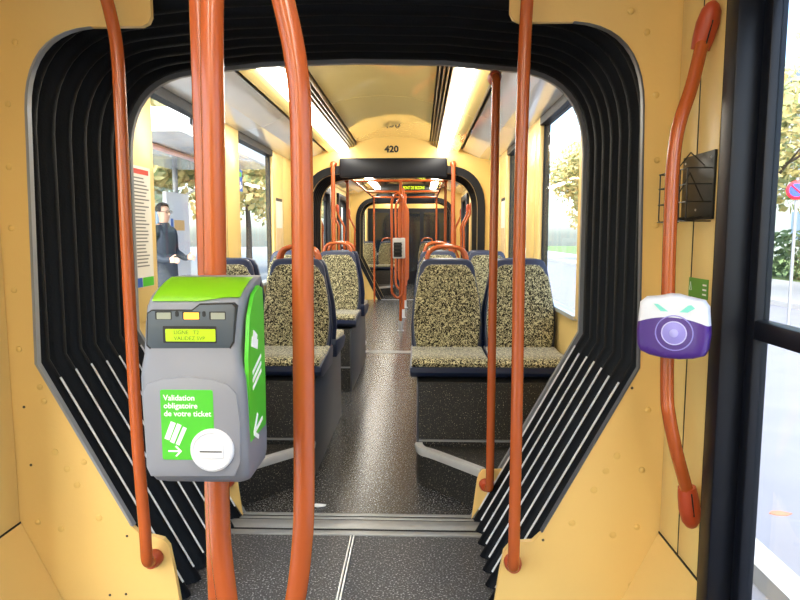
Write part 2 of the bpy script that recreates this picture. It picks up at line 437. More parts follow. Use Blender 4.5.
# ceilings: (Y range) glossy centre panel, slats, light strips, side panels, grey coves
def ceiling(name, y0, y1, trim=0, panel_len=1.95):
    c = sempty(name)
    # roof skin above
    box('roof_skin', (-WX - .06, y0, 2.5), (WX + .06, y1, 2.54), YELD, c)
    y1 -= trim
    n = max(1, round((y1 - y0) / panel_len)); st = (y1 - y0) / n
    for i in range(n):
        a, b = y0 + i * st + .003, y0 + (i + 1) * st - .003
        poly('centre_panel', [(-.40, 2.375), (-.22, 2.425), (0, 2.44), (.22, 2.425), (.40, 2.375), (.40, 2.395), (.22, 2.445), (0, 2.46), (-.22, 2.445), (-.40, 2.395)], 1, a, b, YELC, c)
        for s in (-1, 1):
            poly('cove_panel', [(s * .77, 2.285), (s * .955, 2.20), (s * .962, 2.215), (s * .775, 2.30)], 1, a, b, COV, c)
            poly('cove_panel', [(s * .955, 2.20), (s * 1.142, 2.168), (s * 1.142, 2.185), (s * .962, 2.217)], 1, a, b, COV, c)
            poly('side_panel', [(s * .63, 2.30), (s * .72, 2.265), (s * .745, 2.285), (s * .745, 2.31), (s * .63, 2.33)], 1, a, b, YELC, c)
    for s in (-1, 1):
        box('dark_groove', (min(s * .745, s * .77), y0, 2.30), (max(s * .745, s * .77), y1, 2.34), DRK, c)
        box('dark_groove', (min(s * .40, s * .50), y0, 2.385), (max(s * .40, s * .50), y1, 2.41), DRK, c)
        for k in range(4):
            x = .415 + k * .024
            poly('slat', [(s * x, 2.345 - k * .012), (s * (x + .008), 2.345 - k * .012), (s * (x + .008), 2.385), (s * x, 2.385)], 1, y0, y1, BRZ, c)
    return c
ceiling('ceiling', YF + .05, G2A)
ceiling('ceiling_middle', G2B + .05, G3A, .18)
ceiling('ceiling_rear', G3B + .05, YE)
ceiling('ceiling_vestibule', YB, YN)
# gangway roofs and closed outside so no sky leaks in
for i, (a, b) in enumerate(((YN + .02, YF - .01), (G2A + .04, G2B), (G3A + .04, G3B))):
    o = S(box('ceiling_gangway' + ('', '_middle', '_rear')[i], (-WX - .06, a, 2.42), (WX + .06, b, 2.5), BLK))
    for s in (-1, 1):
        p, q = sorted((s * (WX + .0), s * (WX + .06)))
        S(box('wall_gangway_side_%s%s' % ('left' if s < 0 else 'right', ('', '_middle', '_rear')[i]), (p, a, 0), (q, b, 2.42), BLK))
    if i == 0: continue
# light strips
def light_strip(s, y0, y1, where):
    side = 'left' if s < 0 else 'right'
    t = thing('ceiling_light', 'long white light strip on the %s of the ceiling %s' % (side, where), 'light', (s * .56, (y0 + y1) / 2, 2.29), 'ceiling light strips')
    a, b = sorted((s * .505, s * .615))
    box('diffuser', (a, y0, 2.272), (b, y1, 2.305), LIT, t)
    a, b = sorted((s * .495, s * .628))
    box('housing', (a, y0, 2.306), (b, y1, 2.37), YELD, t)
    adopt(t)
for s in (-1, 1):
    light_strip(s, YF + .06, G2A - .02, 'above the nearest seats')
    light_strip(s, G2B + .06, G3A - .20, 'beyond the black header')
    light_strip(s, G3B + .06, YE - .03, 'over the farthest seats')
    light_strip(s, YB + .02, .75, 'out of view above the camera')  # unseen strips, kept short so the upper near panels stay darker

# driver's cab partition
cab = sempty('wall_cab')
box('partition', (-WX, YE, 0), (WX, YE + .05, 2.5), BLKF, cab)
box('partition_top', (-WX, YE - .02, 2.08), (WX, YE, 2.48), YELD, cab)
for x0, x1 in ((-1.02, -.55), (-.42, .30), (.40, .72), (.80, 1.05)): box('pane', (x0, YE - .012, .9 if abs(x0) > .5 else .35), (x1, YE - .002, 1.96), CABG, cab)
box('frame_bar', (-1.1, YE - .02, .80), (-.5, YE, .86), SILD, cab)

# ================================================================== BELLOWS
def bellows(label, y0, y1, n, pth, piping):
    b = thing('gangway_bellows', label, 'bellows', (0, (y0 + y1) / 2, 0))
    w = (y1 - y0) / n
    prof = [(0, .055), (.10, .052), (.20, .028), (.34, .004), (.5, -.004), (.66, .004), (.80, .028), (.90, .052), (1, .055)]
    for k in range(n):
        ya = y0 + k * w
        bm = bmesh.new(); rows = []
        for t, d in prof:
            rows.append([bm.verts.new((x, ya + t * w, max(z, .002))) for x, z in offset(pth, d)])
        for A, B in zip(rows, rows[1:]):
            for i in range(len(A) - 1): bm.faces.new((A[i], A[i + 1], B[i + 1], B[i]))
        f = bm2('fold', bm, BLK, b, 75)
        if piping:
            q = offset(pth, -.006); L = len(q)
            for a, c in ((q[0], q[1]), (q[-1], q[-2])):
                p0 = Vector((a[0], ya + .5 * w, 0)); p1 = Vector((c[0], ya + .5 * w, c[1])); d = p1 - p0
                jit = random.uniform(-.012, .012)
                tube('piping', [p0 + d * .06, p0 + d * (.45 + jit * .5), p0 + d * (.93 + jit)], .0042, PIPE, f, 6)
            # fine seam line round the upper part of the ridge
    adopt(b)
    for f in [o for o in COL.objects if o.parent == b]: pass
    return b
bellows('black ribbed rubber bellows around the nearest gangway with white piping', YN + .0225, YF - .0125, 7, PATH, True)
bellows('black bellows of the gangway behind the header below number 420', G2A + .0425, G2B - .0025, 6, P2, False)
bellows('black bellows of the farthest gangway near the driver cab', G3A + .0425, G3B - .0025, 6, P3, False)

# ================================================================== SEATS AND PLINTHS
def seat_proto(handle):
    """faces -Y; origin at the middle of the cushion front, at cushion-shell bottom"""
    t = thing('tram_seat', 'x', 'seat')
    # seat shell and cushion
    poly('seat_shell', [(-.02, .02), (.0, -.005), (.08, -.03), (.44, -.03), (.47, .06), (.46, .09), (.0, .055), (-.02, .045)], 0, -.222, .222, BLU, t, .012)
    bm = bmesh.new(); N = 8
    prof = [(-.012, .05), (-.018, .068), (-.004, .085), (.03, .094), (.14, .092), (.28, .088), (.40, .094), (.40, .06), (.0, .048)]
    xs = [(-.212, .80), (-.200, .97), (-.10, 1.0), (0, .97), (.10, 1.0), (.200, .97), (.212, .80)]
    rows = [[bm.verts.new((x, y, .06 + (z - .06) * k if z > .06 else z)) for y, z in prof] for x, k in xs]
    for A, B in zip(rows, rows[1:]):
        for i in range(len(prof)): bm.faces.new((A[i], A[(i + 1) % len(prof)], B[(i + 1) % len(prof)], B[i]))
    bm.faces.new(rows[0]); bm.faces.new(rows[-1])
    bm2('seat_cushion', bm, FAB, t, 50)
    # backrest outline (x, z)
    def outline(k, top, bot):
        R = [(.196 + k, bot), (.214 + k, bot + .10), (.222 + k, bot + .20), (.212 + k, bot + .34), (.186 + k, bot + .47), (.166 + k, top - .05), (.150 + k, top - .018), (.128 + k, top - .004), (.09, top)]
        return R + [(-x, z) for x, z in reversed(R)]
    tilt = Matrix.Translation((0, .40, .04)) @ Matrix.Rotation(math.radians(-7), 4, 'X') @ Matrix.Translation((0, -.40, -.04))
    sh = poly('backrest_shell', outline(.0, .635, .0), 1, .40, .445, BLU, t, .014, 3)
    bl = poly('backrest_cushion', outline(-.016, .595, .05), 1, .372, .41, FAB, t, .012, 3)
    for o in (sh, bl): o.data.transform(tilt)
    if handle:
        h = tube('grab_handle', catmull([(-.122, .425, .60), (-.12, .425, .65), (-.095, .425, .69), (-.04, .425, .71), (.04, .425, .71), (.095, .425, .69), (.12, .425, .65), (.122, .425, .60)], 5), .0145, ORA, t, 10)
        h.data.transform(tilt)
    return t
proto_h = seat_proto(True); proto_n = seat_proto(False)
used = {}
def place_seat(proto, x, y, z, flip, label, group):
    o = proto if proto.name not in used else copy_tree(proto)
    used[proto.name] = 1
    o.location = (x, y, z); o.rotation_euler = (0, 0, math.pi if flip else 0)
    o['label'] = label; o['group'] = group
    return o
def plinth(sgn, y0, y1, label, step_front=False, step_back=False):
    t = thing('seat_plinth', label, 'plinth', (sgn * .72, (y0 + y1) / 2, 0))
    xi, xo = sgn * .285, sgn * (WX - .02)
    a, b = sorted((xi + sgn * .012, xo))
    box('base_block', (a, y0 + .015, 0), (b, y1 - .015, .545), PLI, t)
    a, b = sorted((xi, xi + sgn * .011))
    box('side_panel', (a, y0, .0), (b, y1, .545), PLS, t, .004)
    a, b = sorted((xi + sgn * .012, xo))
    box('front_panel', (a, y0, .225), (b, y0 + .014, .545), PLI, t)
    box('trim_line', (a, y0 - .004, .212), (b, y0 + .014, .222), SILD, t)
    for f, yp, dr in ((step_front, y0, -1), (step_back, y1, 1)):
        if not f: continue
        # step block with a curved nose and an aluminium edge
        C = [(xi + sgn * .0, yp + dr * .0), (xi + sgn * .006, yp + dr * .05), (xi + sgn * .03, yp + dr * .10), (xi + sgn * .09, yp + dr * .15), (sgn * .60, yp + dr * .392)]
        st = poly('step', C + [(sgn * .62, yp + dr * .392), (xo, yp + dr * .375), (xo, yp + dr * .003)], 2, 0, .185, PLI, t)
        sm = catmull([(x, y, .196) for x, y in C], 5)
        bm = bmesh.new(); R = []
        cx, cy = sgn * .75, yp + dr * .1
        for i, p in enumerate(sm):
            tg = (sm[min(i + 1, len(sm) - 1)] - sm[max(i - 1, 0)]).normalized(); nn = Vector((-tg.y, tg.x, 0)) * (1 if sgn * dr < 0 else -1)
            R.append([bm.verts.new(p + nn * u + Vector((0, 0, v))) for u, v in ((-.004, -.03), (-.010, .0), (-.004, .012), (.032, .012), (.032, .0), (.004, -.03))])
        for A, B in zip(R, R[1:]):
            for k in range(6): bm.faces.new((A[k], A[(k + 1) % 6], B[(k + 1) % 6], B[k]))
        bm.faces.new(R[0]); bm.faces.new(R[-1])
        bm2('step_edge', bm, SIL, st, 40)
    adopt(t)
    for st in [o for o in COL.objects if o.parent == t and o.name.startswith('step')]:
        pass
    return t
def seats_pair(y0, y1, where, sides=(-1, 1), both=True):
    for s in sides:
        side = 'left' if s < 0 else 'right'
        for k, (x, pr) in enumerate(((.468, proto_h), (.918, proto_n))):
            pos = 'aisle' if k == 0 else 'window'
            place_seat(pr, s * x, y0 + .045, .575, False, 'speckled fabric %s seat facing the camera on the %s, %s' % (pos, side, where), 'speckled tram seats')
            if both:
                place_seat(pr, s * x, y1 - .045, .575, True, 'speckled fabric %s seat turned away on the %s, back to back with the %s' % (pos, side, where), 'speckled tram seats')
plinth(-1, 3.34, 4.52, 'dark speckled seat base with curved aluminium step edge left of the aisle, nearest', True)
plinth(1, 3.34, 4.52, 'dark speckled seat base with curved aluminium step edge right of the aisle, nearest', True)
plinth(-1, 5.22, 6.60, 'grey sided seat base under the second row left of the aisle', False, True)
plinth(1, 5.22, 6.60, 'grey sided seat base under the second row right of the aisle', False, True)
seats_pair(3.34, 4.52, 'nearest row', both=True)
seats_pair(5.22, 6.60, 'second row')
plinth(-1, 14.05, 15.2, 'dark seat base left beyond the farthest gangway', True)
plinth(1, 14.05, 15.2, 'dark seat base right beyond the farthest gangway', True)
seats_pair(14.05, 15.2, 'farthest row by the cab', both=False)

# ================================================================== ORANGE POLES
R0 = .020
def foot(name, p, n, r, m, parent, L=.045):
    return lathe(name, [(r * 1.05, 0), (r * 1.2, .004), (r * 1.28, L * .5), (r * 1.15, L), (r * .6, L + .006)], m, parent, 14, p, n)
def bellows_pole(px, label, yp, foot_px, top_px, r=R0, off=.085):
    """pole standing off a gangway frame, its bottom elbow bolted on the frame's tab"""
    y = yp - off
    pts = [PY(a, b, y) for a, b in px]
    e = PY(*foot_px, yp)
    base = thing('grab_pole', label, 'pole', (pts[-1].x, y, pts[-1].z), 'orange gangway poles')
    el = pts[-1]
    path = catmull(pts, 5)
    elbow = fillet([path[-1], Vector((el.x + (e.x - el.x) * .15, y + .005, e.z + .012)), Vector((e.x, yp - .01, e.z))], .05, 6)
    tube('tube', path + elbow[1:], r, ORA, base, 14)
    lathe('foot_bracket', [(r * 1.35, 0), (r * 1.55, .006), (r * 1.5, .03), (r * 1.15, .05)], ORAC, base, 16, (e.x, yp, e.z), (0, -1, 0))
    tp = PY(*top_px, yp)
    tube('top_bracket', fillet([path[0] + Vector((0, 0, -.01)), Vector((path[0].x, y, tp.z)), Vector((tp.x, yp, tp.z))], .05, 6), r * 1.02, ORA, base, 14)
    adopt(base); return base
bellows_pole([(103, -12), (110, 12), (117, 50), (121, 120), (126, 230), (132, 350), (138, 450), (145, 530)],
             'orange grab pole left of the ticket machine on the bellows frame', YN, (156, 556), (98, -30))
bellows_pole([(528, -12), (525, 40), (522, 130), (519, 260), (517, 400), (514, 545)],
             'thick bright orange grab pole on the right edge of the nearest bellows', YN, (512, 560), (530, -30))
# poles on the far side of the first gangway
def inner_pole(s, y0, label, zt=2.03, zb=.18, x=.645, r=.019, group='dark red poles of the inner gangway frames', toward=1, tab=False):
    y = y0 + toward * .075
    t = thing('grab_pole', label, 'pole', (s * x, y, zb), group)
    p = fillet([(s * (x - .015), y0, zb), (s * x, y, zb), (s * x, y, zt), (s * (x + .0), y0, zt + .005)], .03, 5)
    tube('tube', p, r, ORA, t, 12)
    lathe('foot_bracket', [(r * 1.3, 0), (r * 1.5, .005), (r * 1.35, .03), (r * 1.1, .045)], ORAC, t, 14, (s * (x - .015), y0, zb), (0, toward, 0))
    lathe('top_bracket', [(r * 1.3, 0), (r * 1.6, .005), (r * 1.5, .04), (r * 1.1, .055)], ORAC, t, 14, (s * x, y0, zt + .005), (0, toward, 0))
    if tab: poly('mounting_plate', [(s * .55, .004), (s * .574, .20), (s * .582, .228), (s * .60, .248), (s * .70, .252)], 1, YF - .062, YF - .052, YEL, t)
    adopt(t)
inner_pole(1, YF - .063, 'dark red orange pole in front of the right window seat', toward=-1, x=.625, tab=True)
inner_pole(-1, YF - .063, 'orange pole of the inner gangway frame directly behind the thick ticket machine pole', toward=-1, x=.625, tab=True)
for s, side in ((-1, 'left'), (1, 'right')):
    inner_pole(s, G2A - .032, 'orange knob topped pole %s of the black header with the number 420' % side, 2.13, .30, .665, .024, 'poles of the middle bulkhead', -1)
    inner_pole(s, G2B + .05, 'dark pole on the %s just beyond the middle gangway' % side, 2.02, .30, .62, .018, 'poles beyond the middle gangway', 1)

# near centre pole with its loop handle (carries the ticket machine)
def smooth_loop(pts, n=5): return catmull(pts, n, True)
YL = 1.085
t = thing('centre_pole', 'thick orange centre pole with long loop handle carrying the grey ticket machine', 'pole', (PY(213, 600, 1.13).x, 1.13, 0), 'centre poles with loops')
xa = PY(203, 60, 1.13).x
tube('post', [(xa - .004, 1.13, 0), (xa, 1.13, 1.2), (xa + .002, 1.13, 2.37)], .0215, ORA, t, 16)
lathe('floor_flange', [(.045, 0), (.045, .006), (.028, .012), (.024, .05)], SIL, t, 18, (xa - .004, 1.13, 0))
LP = [(262, -75), (274, -38), (285, 8), (294, 50), (300, 100), (302, 180), (303, 300), (304, 420), (304, 505), (302, 545), (297, 590), (288, 630), (272, 660), (256, 670), (242, 660), (232, 630),
      (226, 590), (221, 545), (219, 500), (217, 400), (215, 250), (213, 120), (212, 40), (213, -10), (219, -50), (232, -82), (247, -92)]
tube('loop_handle', smooth_loop([PY(a, b, YL) for a, b in LP], 4), .0195, ORA, t, 16, True)
adopt(t)
# far centre poles in the door car
def far_centre(x, y, label):
    t = thing('centre_pole', label, 'pole', (x, y, 0), 'centre poles with loops')
    tube('post', [(x, y, .03), (x, y, 2.10)], .020, ORA, t, 10)
    lathe('floor_flange', [(.045, 0), (.045, .006), (.028, .012), (.024, .14)], SIL, t, 12, (x, y, 0))
    tube('loop_handle', smooth_loop([(x - .125, y - .03, .62), (x - .12, y - .03, 1.2), (x - .125, y - .03, 1.72), (x - .105, y - .03, 1.86), (x - .04, y - .03, 1.925), (x + .02, y - .03, 1.86), (x + .05, y - .03, 1.72), (x + .048, y - .03, 1.2), (x + .05, y - .03, .62), (x + .025, y - .03, .52), (x - .04, y - .03, .47), (x - .10, y - .03, .52)], 4), .018, ORA, t, 10, True)
    adopt(t)
far_centre(.03, 8.7, 'centre pole with loop handle in the door car, nearest beyond the header')
far_centre(.03, 10.1, 'centre pole with loop handle in the door car, second one')
far_centre(.03, 11.5, 'centre pole with loop handle in the door car, farthest')
v = thing('ticket_validator', 'small white and dark blue ticket machine on the distant centre pole', 'validator', (.0, 8.62, 1.1))
box('case', (-.075, 8.53, 1.03), (.095, 8.62, 1.31), mat('pale_case', (205, 210, 216), .4), v, .012)
box('back_plate', (-.06, 8.518, 1.05), (.05, 8.532, 1.25), BLKF, v, .005)
for z in (1.07, 1.12, 1.17, 1.22): box('bracket', (-.062, 8.51, z - .008), (.055, 8.52, z + .008), BLP, v)
adopt(v)
# ceiling rails of the door car
t = thing('ceiling_rail', 'orange overhead hand rail frame hanging under the door car ceiling', 'hand rail', (0, 8.8, 2.1))
ZR = 2.10
for s in (-1, 1):
    tube('side_rail', fillet([(s * .63, 8.15, 2.36), (s * .63, 8.45, ZR), (s * .63, 12.5, ZR)], .12, 6), .017, ORA, t, 10)
    tube('end_pole', fillet([(s * .63, 12.35, ZR), (s * .63, 12.62, ZR), (s * .63, 12.62, 0)], .08, 5), .019, ORA, t, 10)
for y in (8.75, 10.9, 12.5):
    tube('cross_bar', [(-.63, y, ZR), (.63, y, ZR)], .017, ORA, t, 10)
adopt(t)

# door-side grab rails (curved, with plastic end caps on the wall)
def grab_rail(s, y, zt, zb, inx, label, group, pts=None):
    t = thing('grab_rail', label, 'grab rail', (s * (WX - .012), y, zb), group)
    x0 = s * (WX - .012); x1 = s * (WX - .012 - inx)
    path = pts or catmull([(x0 - s * .03, y, zt), (x0 - s * .05, y + .01, zt - .16), (x1, y + .03, zt - .36), (x1, y + .03, zt - .5), (x1, y + .03, zb + .42), (x1, y + .03, zb + .34), (x0 - s * .05, y + .01, zb + .10), (x0 - s * .03, y, zb)], 5)
    tube('tube', path, .0185, ORA, t, 12)
    for a, b in ((path[0], path[3]), (path[-1], path[-4])):
        a, b = Vector(a), Vector(b); d = (b - a).normalized(); L = .13
        c0 = a - d * .02
        w = Vector((s, 0, 0))
        bm = bmesh.new(); n = 14; rings = []
        for q, rr in ((0, .004), (.008, .016), (.025, .026), (.06, .031), (.10, .029), (L, .0255), (L + .001, .019)):
            tdir = d; u = (w - tdir * w.dot(tdir)).normalized(); vv = tdir.cross(u)
            rings.append([bm.verts.new(c0 + d * q + u * math.cos(2 * math.pi * k / n) * rr * (1.0) + vv * math.sin(2 * math.pi * k / n) * rr) for k in range(n)])
        for A, B in zip(rings, rings[1:]):
            for k in range(n): bm.faces.new((A[k], A[(k + 1) % n], B[(k + 1) % n], B[k]))
        bm.faces.new(rings[0]); bm.faces.new(rings[-1])
        cap = bm2('end_cap', bm, ORAC, t, 50)
        u = (w - d * w.dot(d)).normalized(); vv = d.cross(u); side = -1 if vv.y > 0 else 1
        p = c0 + d * .085 + vv * side * .0292
        tube('slot', [p - d * .035, p + d * .035], .0022, BLP, cap, 6)
    adopt(t); return t
# near right rail: from pixels, standing off the wall strip
XR = WX - .012
pf = [PX(712, 8, 1.112), PX(703, 40, 1.10), PX(692, 85, 1.06), PX(679, 125, 1.02), PX(673, 165, 1.005), PX(670, 230, 1.0), PX(668, 300, 1.0), PX(667, 390, 1.0), PX(669, 415, 1.005), PX(676, 450, 1.035), PX(687, 492, 1.09), PX(691, 522, 1.108)]
grab_rail(1, 1.8, 2.0, .5, .12, 'bright orange bent grab rail with end caps beside the right door, carrying the purple reader', 'bent grab rails', catmull(pf, 4))
k = 0
for s, side in ((-1, 'left'), (1, 'right')):
    for y, w in ((8.2, 'before the first far door'), (9.9, 'after the first far door'), (10.6, 'before the second far door'), (12.3, 'after the second far door')):
        grab_rail(s, y, 1.85, .75, .14, 'bent orange grab rail on the %s wall %s' % (side, w), 'bent grab rails')

# ================================================================== TICKET MACHINE (near)
t = thing('ticket_validator', 'grey and green ticket validation machine on the thick orange centre pole', 'validator', (0, 1.0, .97))
def vz(py): return PY(200, py, .93).z
def vx(px, y=.93): return PY(px, 380, y).x
secs = [  # py, left px, right px, front y
    (484, 150, 240, .948), (482, 146, 244, .938), (474, 143.5, 246, .926), (455, 142, 246.5, .921), (400, 140.5, 245, .920), (378, 140, 243.5, .922), (366, 139.5, 240.5, .930), (357, 139.5, 239, .938),
    (346, 140, 238.5, .941), (325, 141, 239.5, .943), (308, 142.5, 240, .946), (298, 144.5, 241, .955), (290, 147, 242.5, .972), (283, 150, 244, .995), (279, 153, 244, 1.02), (278, 158, 242, 1.04)]
bm = bmesh.new(); rings = []
YBK = 1.052
for py, l, r, yf in secs:
    z = PY(200, py, .93 + (yf - .93) * .45).z; xl, xr = vx(l), vx(r); ring = []
    rr = .016; rb = .006
    def arc(cx, cy, a0, rad):
        for k in range(5):
            a = math.radians(a0 + 22.5 * k); ring.append(bm.verts.new((cx + rad * math.cos(a), cy + rad * math.sin(a), z)))
    rr = min(rr, (YBK - yf) / 2.2)
    arc(xl + rr, yf + rr, 180, rr); arc(xr - rr, yf + rr, 270, rr); arc(xr - rb, YBK - rb, 0, rb); arc(xl + rb, YBK - rb, 90, rb)
    rings.append(ring)
for A, B in zip(rings, rings[1:]):
    for k in range(20): bm.faces.new((A[k], A[(k + 1) % 20], B[(k + 1) % 20], B[k]))
bm.faces.new(rings[0]); bm.faces.new(rings[-1])
body = bm2('case', bm, GRY, t, 60)
def fpx(pts, y): return [(vx(a), vz(b)) for a, b in pts]
def rrect(x0, y0, x1, y1, r, n=4):
    o = []
    for cx, cy, a0 in ((x1 - r, y1 - r, 0), (x0 + r, y1 - r, 90), (x0 + r, y0 + r, 180), (x1 - r, y0 + r, 270)):
        for k in range(n + 1):
            a = math.radians(a0 + 90 * k / n); o.append((cx + r * math.cos(a), cy + r * math.sin(a)))
    return o
YD = .9395  # display face
bz = poly('bezel', fpx([(148, 315), (152, 312), (192, 312), (200, 306), (232, 305), (235, 308), (232, 342), (228, 349), (150, 350), (146, 346)], 0), 1, YD, YD + .012, GRYD, t, .0008)
poly('rim', fpx([(146.8, 314), (151.5, 310.8), (191.5, 310.8), (199.5, 304.6), (233, 303.6), (236.4, 307), (233, 344), (229, 350.5), (149, 351.5), (144.8, 347)], 0), 1, YD + .0008, YD + .012, DINK, t)
lcd = poly('lcd_screen', fpx(rrect(165, 330, 215, 342.5, 1), 0), 1, YD - .0012, YD, LCD, t)
poly('lcd_frame', fpx(rrect(162.5, 327, 216, 344, 1), 0), 1, YD - .0008, YD, DINK, t)
text('lcd_text', 'LIGNE   T2', .0085, LCDT, lcd, (vx(186), YD - .0013, vz(333.5)), (1, 0, 0), (0, 0, 1), ext=.0002)
text('lcd_text', 'VALIDEZ SVP', .0085, LCDT, lcd, (vx(189), YD - .0013, vz(339.5)), (1, 0, 0), (0, 0, 1), ext=.0002)
for a, b, mm in ((157, 171, LMP), (184, 199, AMB), (211, 225, LMP)):
    poly('indicator_frame', fpx(rrect(a - 1.6, 312.2, b + .6, 320.5, .8), 0), 1, YD - .0006, YD, DINK, t)
    poly('indicator_lamp', fpx(rrect(a, 313.4, b, 320, .6), 0), 1, YD - .0014, YD, mm, t)
for a in (177, 204): poly('sensor_dot', fpx(rrect(a - 1.6, 311.8, a + 1.8, 317.6, 1.5), 0), 1, YD - .0008, YD, DINK, t)
# lime film on the sloping top
def top_y(py):
    for (a, _, _, ya), (b, _, _, yb) in zip(secs, secs[1:]):
        if b <= py <= a: return ya + (yb - ya) * (a - py) / (a - b)
    return 1.03
bm = bmesh.new(); rows = []
for i in range(11):
    py0 = 302.5 - i * 2.35; row = []
    for j in range(13):
        u = j / 12; px = 150 + (238 - 150) * u; px += (i / 10) * (4 - 4 * u * .2)
        lift = 2.6 * (1 if u < .55 else max(-1.2, 1 - (u - .55) * 8)) * (1 - i / 10)
        py = min(max(py0 - 2 + lift * .7, 279.2), 305)
        yy = top_y(py) - .0022
        row.append(bm.verts.new((vx(px), yy, PY(200, py, .93 + (yy + .0022 - .93) * .45).z + .0006)))
    rows.append(row)
for A, B in zip(rows, rows[1:]):
    for j in range(12): bm.faces.new((A[j], A[j + 1], B[j + 1], B[j]))
r = bmesh.ops.solidify(bm, geom=bm.faces[:], thickness=.001)
bm2('lime_cover', bm, LIME, t, 50)
# raised oval field, green notice, round ticket slot
YQ = .9195
fld = poly('front_field', fpx([(146, 392), (150, 383), (165, 378), (190, 375.5), (215, 378), (230, 383), (238, 392), (241, 420), (240, 460), (234, 473), (150, 474), (146, 465)], 0), 1, YQ - .0012, YQ + .004, mat('grey_field', (134, 136, 146), .42), t, .001)
YG = YQ - .0022
nt = poly('notice', fpx(rrect(163, 388, 215, 457, 2), 0), 1, YG, YG + .0012, GRN, t)
def tl(s, px, py, sz): text('lettering', s, sz, INK, nt, (vx(px), YG - .0004, vz(py)), (1, 0, 0), (0, 0, 1), 'LEFT', .0003, 1, .0001)
tl('Validation', 166, 396, .0122); tl('obligatoire', 166, 403.8, .0122); tl('de votre ticket', 166, 411.6, .0122)
def stripe(a, b, w, parent, y, m=INK):
    ax, az = vx(a[0]), vz(a[1]); bx_, bz_ = vx(b[0]), vz(b[1]); d = Vector((bx_ - ax, bz_ - az)).normalized(); n = Vector((-d.y, d.x)) * w
    poly('print_mark', [(ax + n.x, az + n.y), (bx_ + n.x, bz_ + n.y), (bx_ - n.x, bz_ - n.y), (ax - n.x, az - n.y)], 1, y, y + .0006, m, parent)
stripe((175, 420), (168, 437), .0040, nt, YG - .0005); stripe((181, 422), (173, 440), .0035, nt, YG - .0007); stripe((186.5, 425), (178.5, 442), .0030, nt, YG - .0009)
stripe((169, 448.5), (181, 448.5), .0013, nt, YG - .0005); stripe((176.5, 443.5), (182, 449), .0013, nt, YG - .0006); stripe((176.5, 453.5), (182, 448), .0013, nt, YG - .0007)
cx, cz = vx(213), vz(447); RR = (vx(235) - vx(191.5)) / 2
dial = lathe('slot_dial', [(RR, 0), (RR, .004), (RR * .96, .007), (RR * .86, .0085), (RR * .82, .006), (RR * .3, .006), (.0005, .006)], WHT, t, 36, (cx, YQ, cz), (0, -1, 0))
box('slot_block', (cx - RR * .55, YQ - .0095, cz - RR * .32), (cx + RR * .55, YQ - .005, cz + RR * .28), WHT, dial, .0012)
box('slot', (cx - RR * .50, YQ - .0100, cz - .0012), (cx + RR * .50, YQ - .0094, cz + .0006), DINK, dial)
# green side film with arrow and tickets
XS = vx(246) + .0004
def sd(p): return [(y, vz(py)) for y, py in p]
sf = poly('side_film', sd([(.948, 462), (.944, 440), (.944, 360), (.958, 320), (.985, 298), (1.02, 290), (1.04, 294), (1.046, 320), (1.047, 400), (1.045, 440), (1.035, 455), (1.01, 462)]), 0, XS - .006, XS, GRN, t)
def smark(a, b, w, off=0):
    A = Vector((a[0], vz(a[1]))); B = Vector((b[0], vz(b[1]))); d = (B - A).normalized(); n = Vector((-d.y, d.x)) * w
    poly('print_mark', [tuple(A + n), tuple(B + n), tuple(B - n), tuple(A - n)], 0, XS, XS + .0006 + off, INK, sf)
smark((.965, 440), (1.02, 434), .0035); smark((.966, 440), (.99, 424), .0035, .0002); smark((.966, 440), (.992, 449), .0035, .0004)
for q in (372, 380, 388): smark((.966, q + 6), (1.02, q - 6), .0030)
smark((.965, 345), (1.0, 352), .008, .0002); smark((.975, 338), (.995, 345), .006, .0004)
adopt(t)

# ================================================================== PURPLE CARD READER
t = thing('card_reader', 'white and purple card reader with concentric rings on the bent orange rail', 'card reader', (0, 0, 0))
ctr = PX(676, 325, .985); t.location = ctr
sc = ctr.y / F * .93
face = Vector((-.62, -1.0, 0)).normalized()       # looks back into the vestibule
xa_ = Vector((-face.y, face.x, 0)) * 1.0            # right as seen by the passenger
M = Matrix((xa_, -face, Vector((0, 0, 1)))).transposed().to_4x4()
t.matrix_world = Matrix.Translation(ctr) @ M
Wd, Hd, Dp = 36 * sc, 33 * sc, .034
# loft: outline in XZ, scaled toward the front
def rd_out(k, zoff=0):
    o = [(-.93, 1 - .22), (-.78, .93), (-.35, .99), (-.12, 1.06), (.12, 1.06), (.35, .99), (.80, .90), (.93, .70), (.99, 0), (1.0, -.15), (.97, -.62), (.88, -.84), (.6, -.96), (.2, -1.02), (-.2, -1.02), (-.6, -.96), (-.88, -.84), (-.97, -.62), (-1.0, -.15), (-.97, 0.2)]
    return [(x * Wd * k, z * Hd * k) for x, z in o]
bm = bmesh.new(); rings = []
for y, k in ((.0, .86), (-Dp * .1, .95), (-Dp * .8, 1.0), (-Dp * 1.5, .985), (-Dp * 1.8, .95), (-Dp * 1.93, .88), (-Dp * 1.98, .7), (-Dp * 2.0, .3)):
    rings.append([bm.verts.new((x, y, z)) for x, z in rd_out(k)])
for A, B in zip(rings, rings[1:]):
    for i in range(20): bm.faces.new((A[i], A[(i + 1) % 20], B[(i + 1) % 20], B[i]))
bm.faces.new(rings[0]); bm.faces.new(rings[-1])
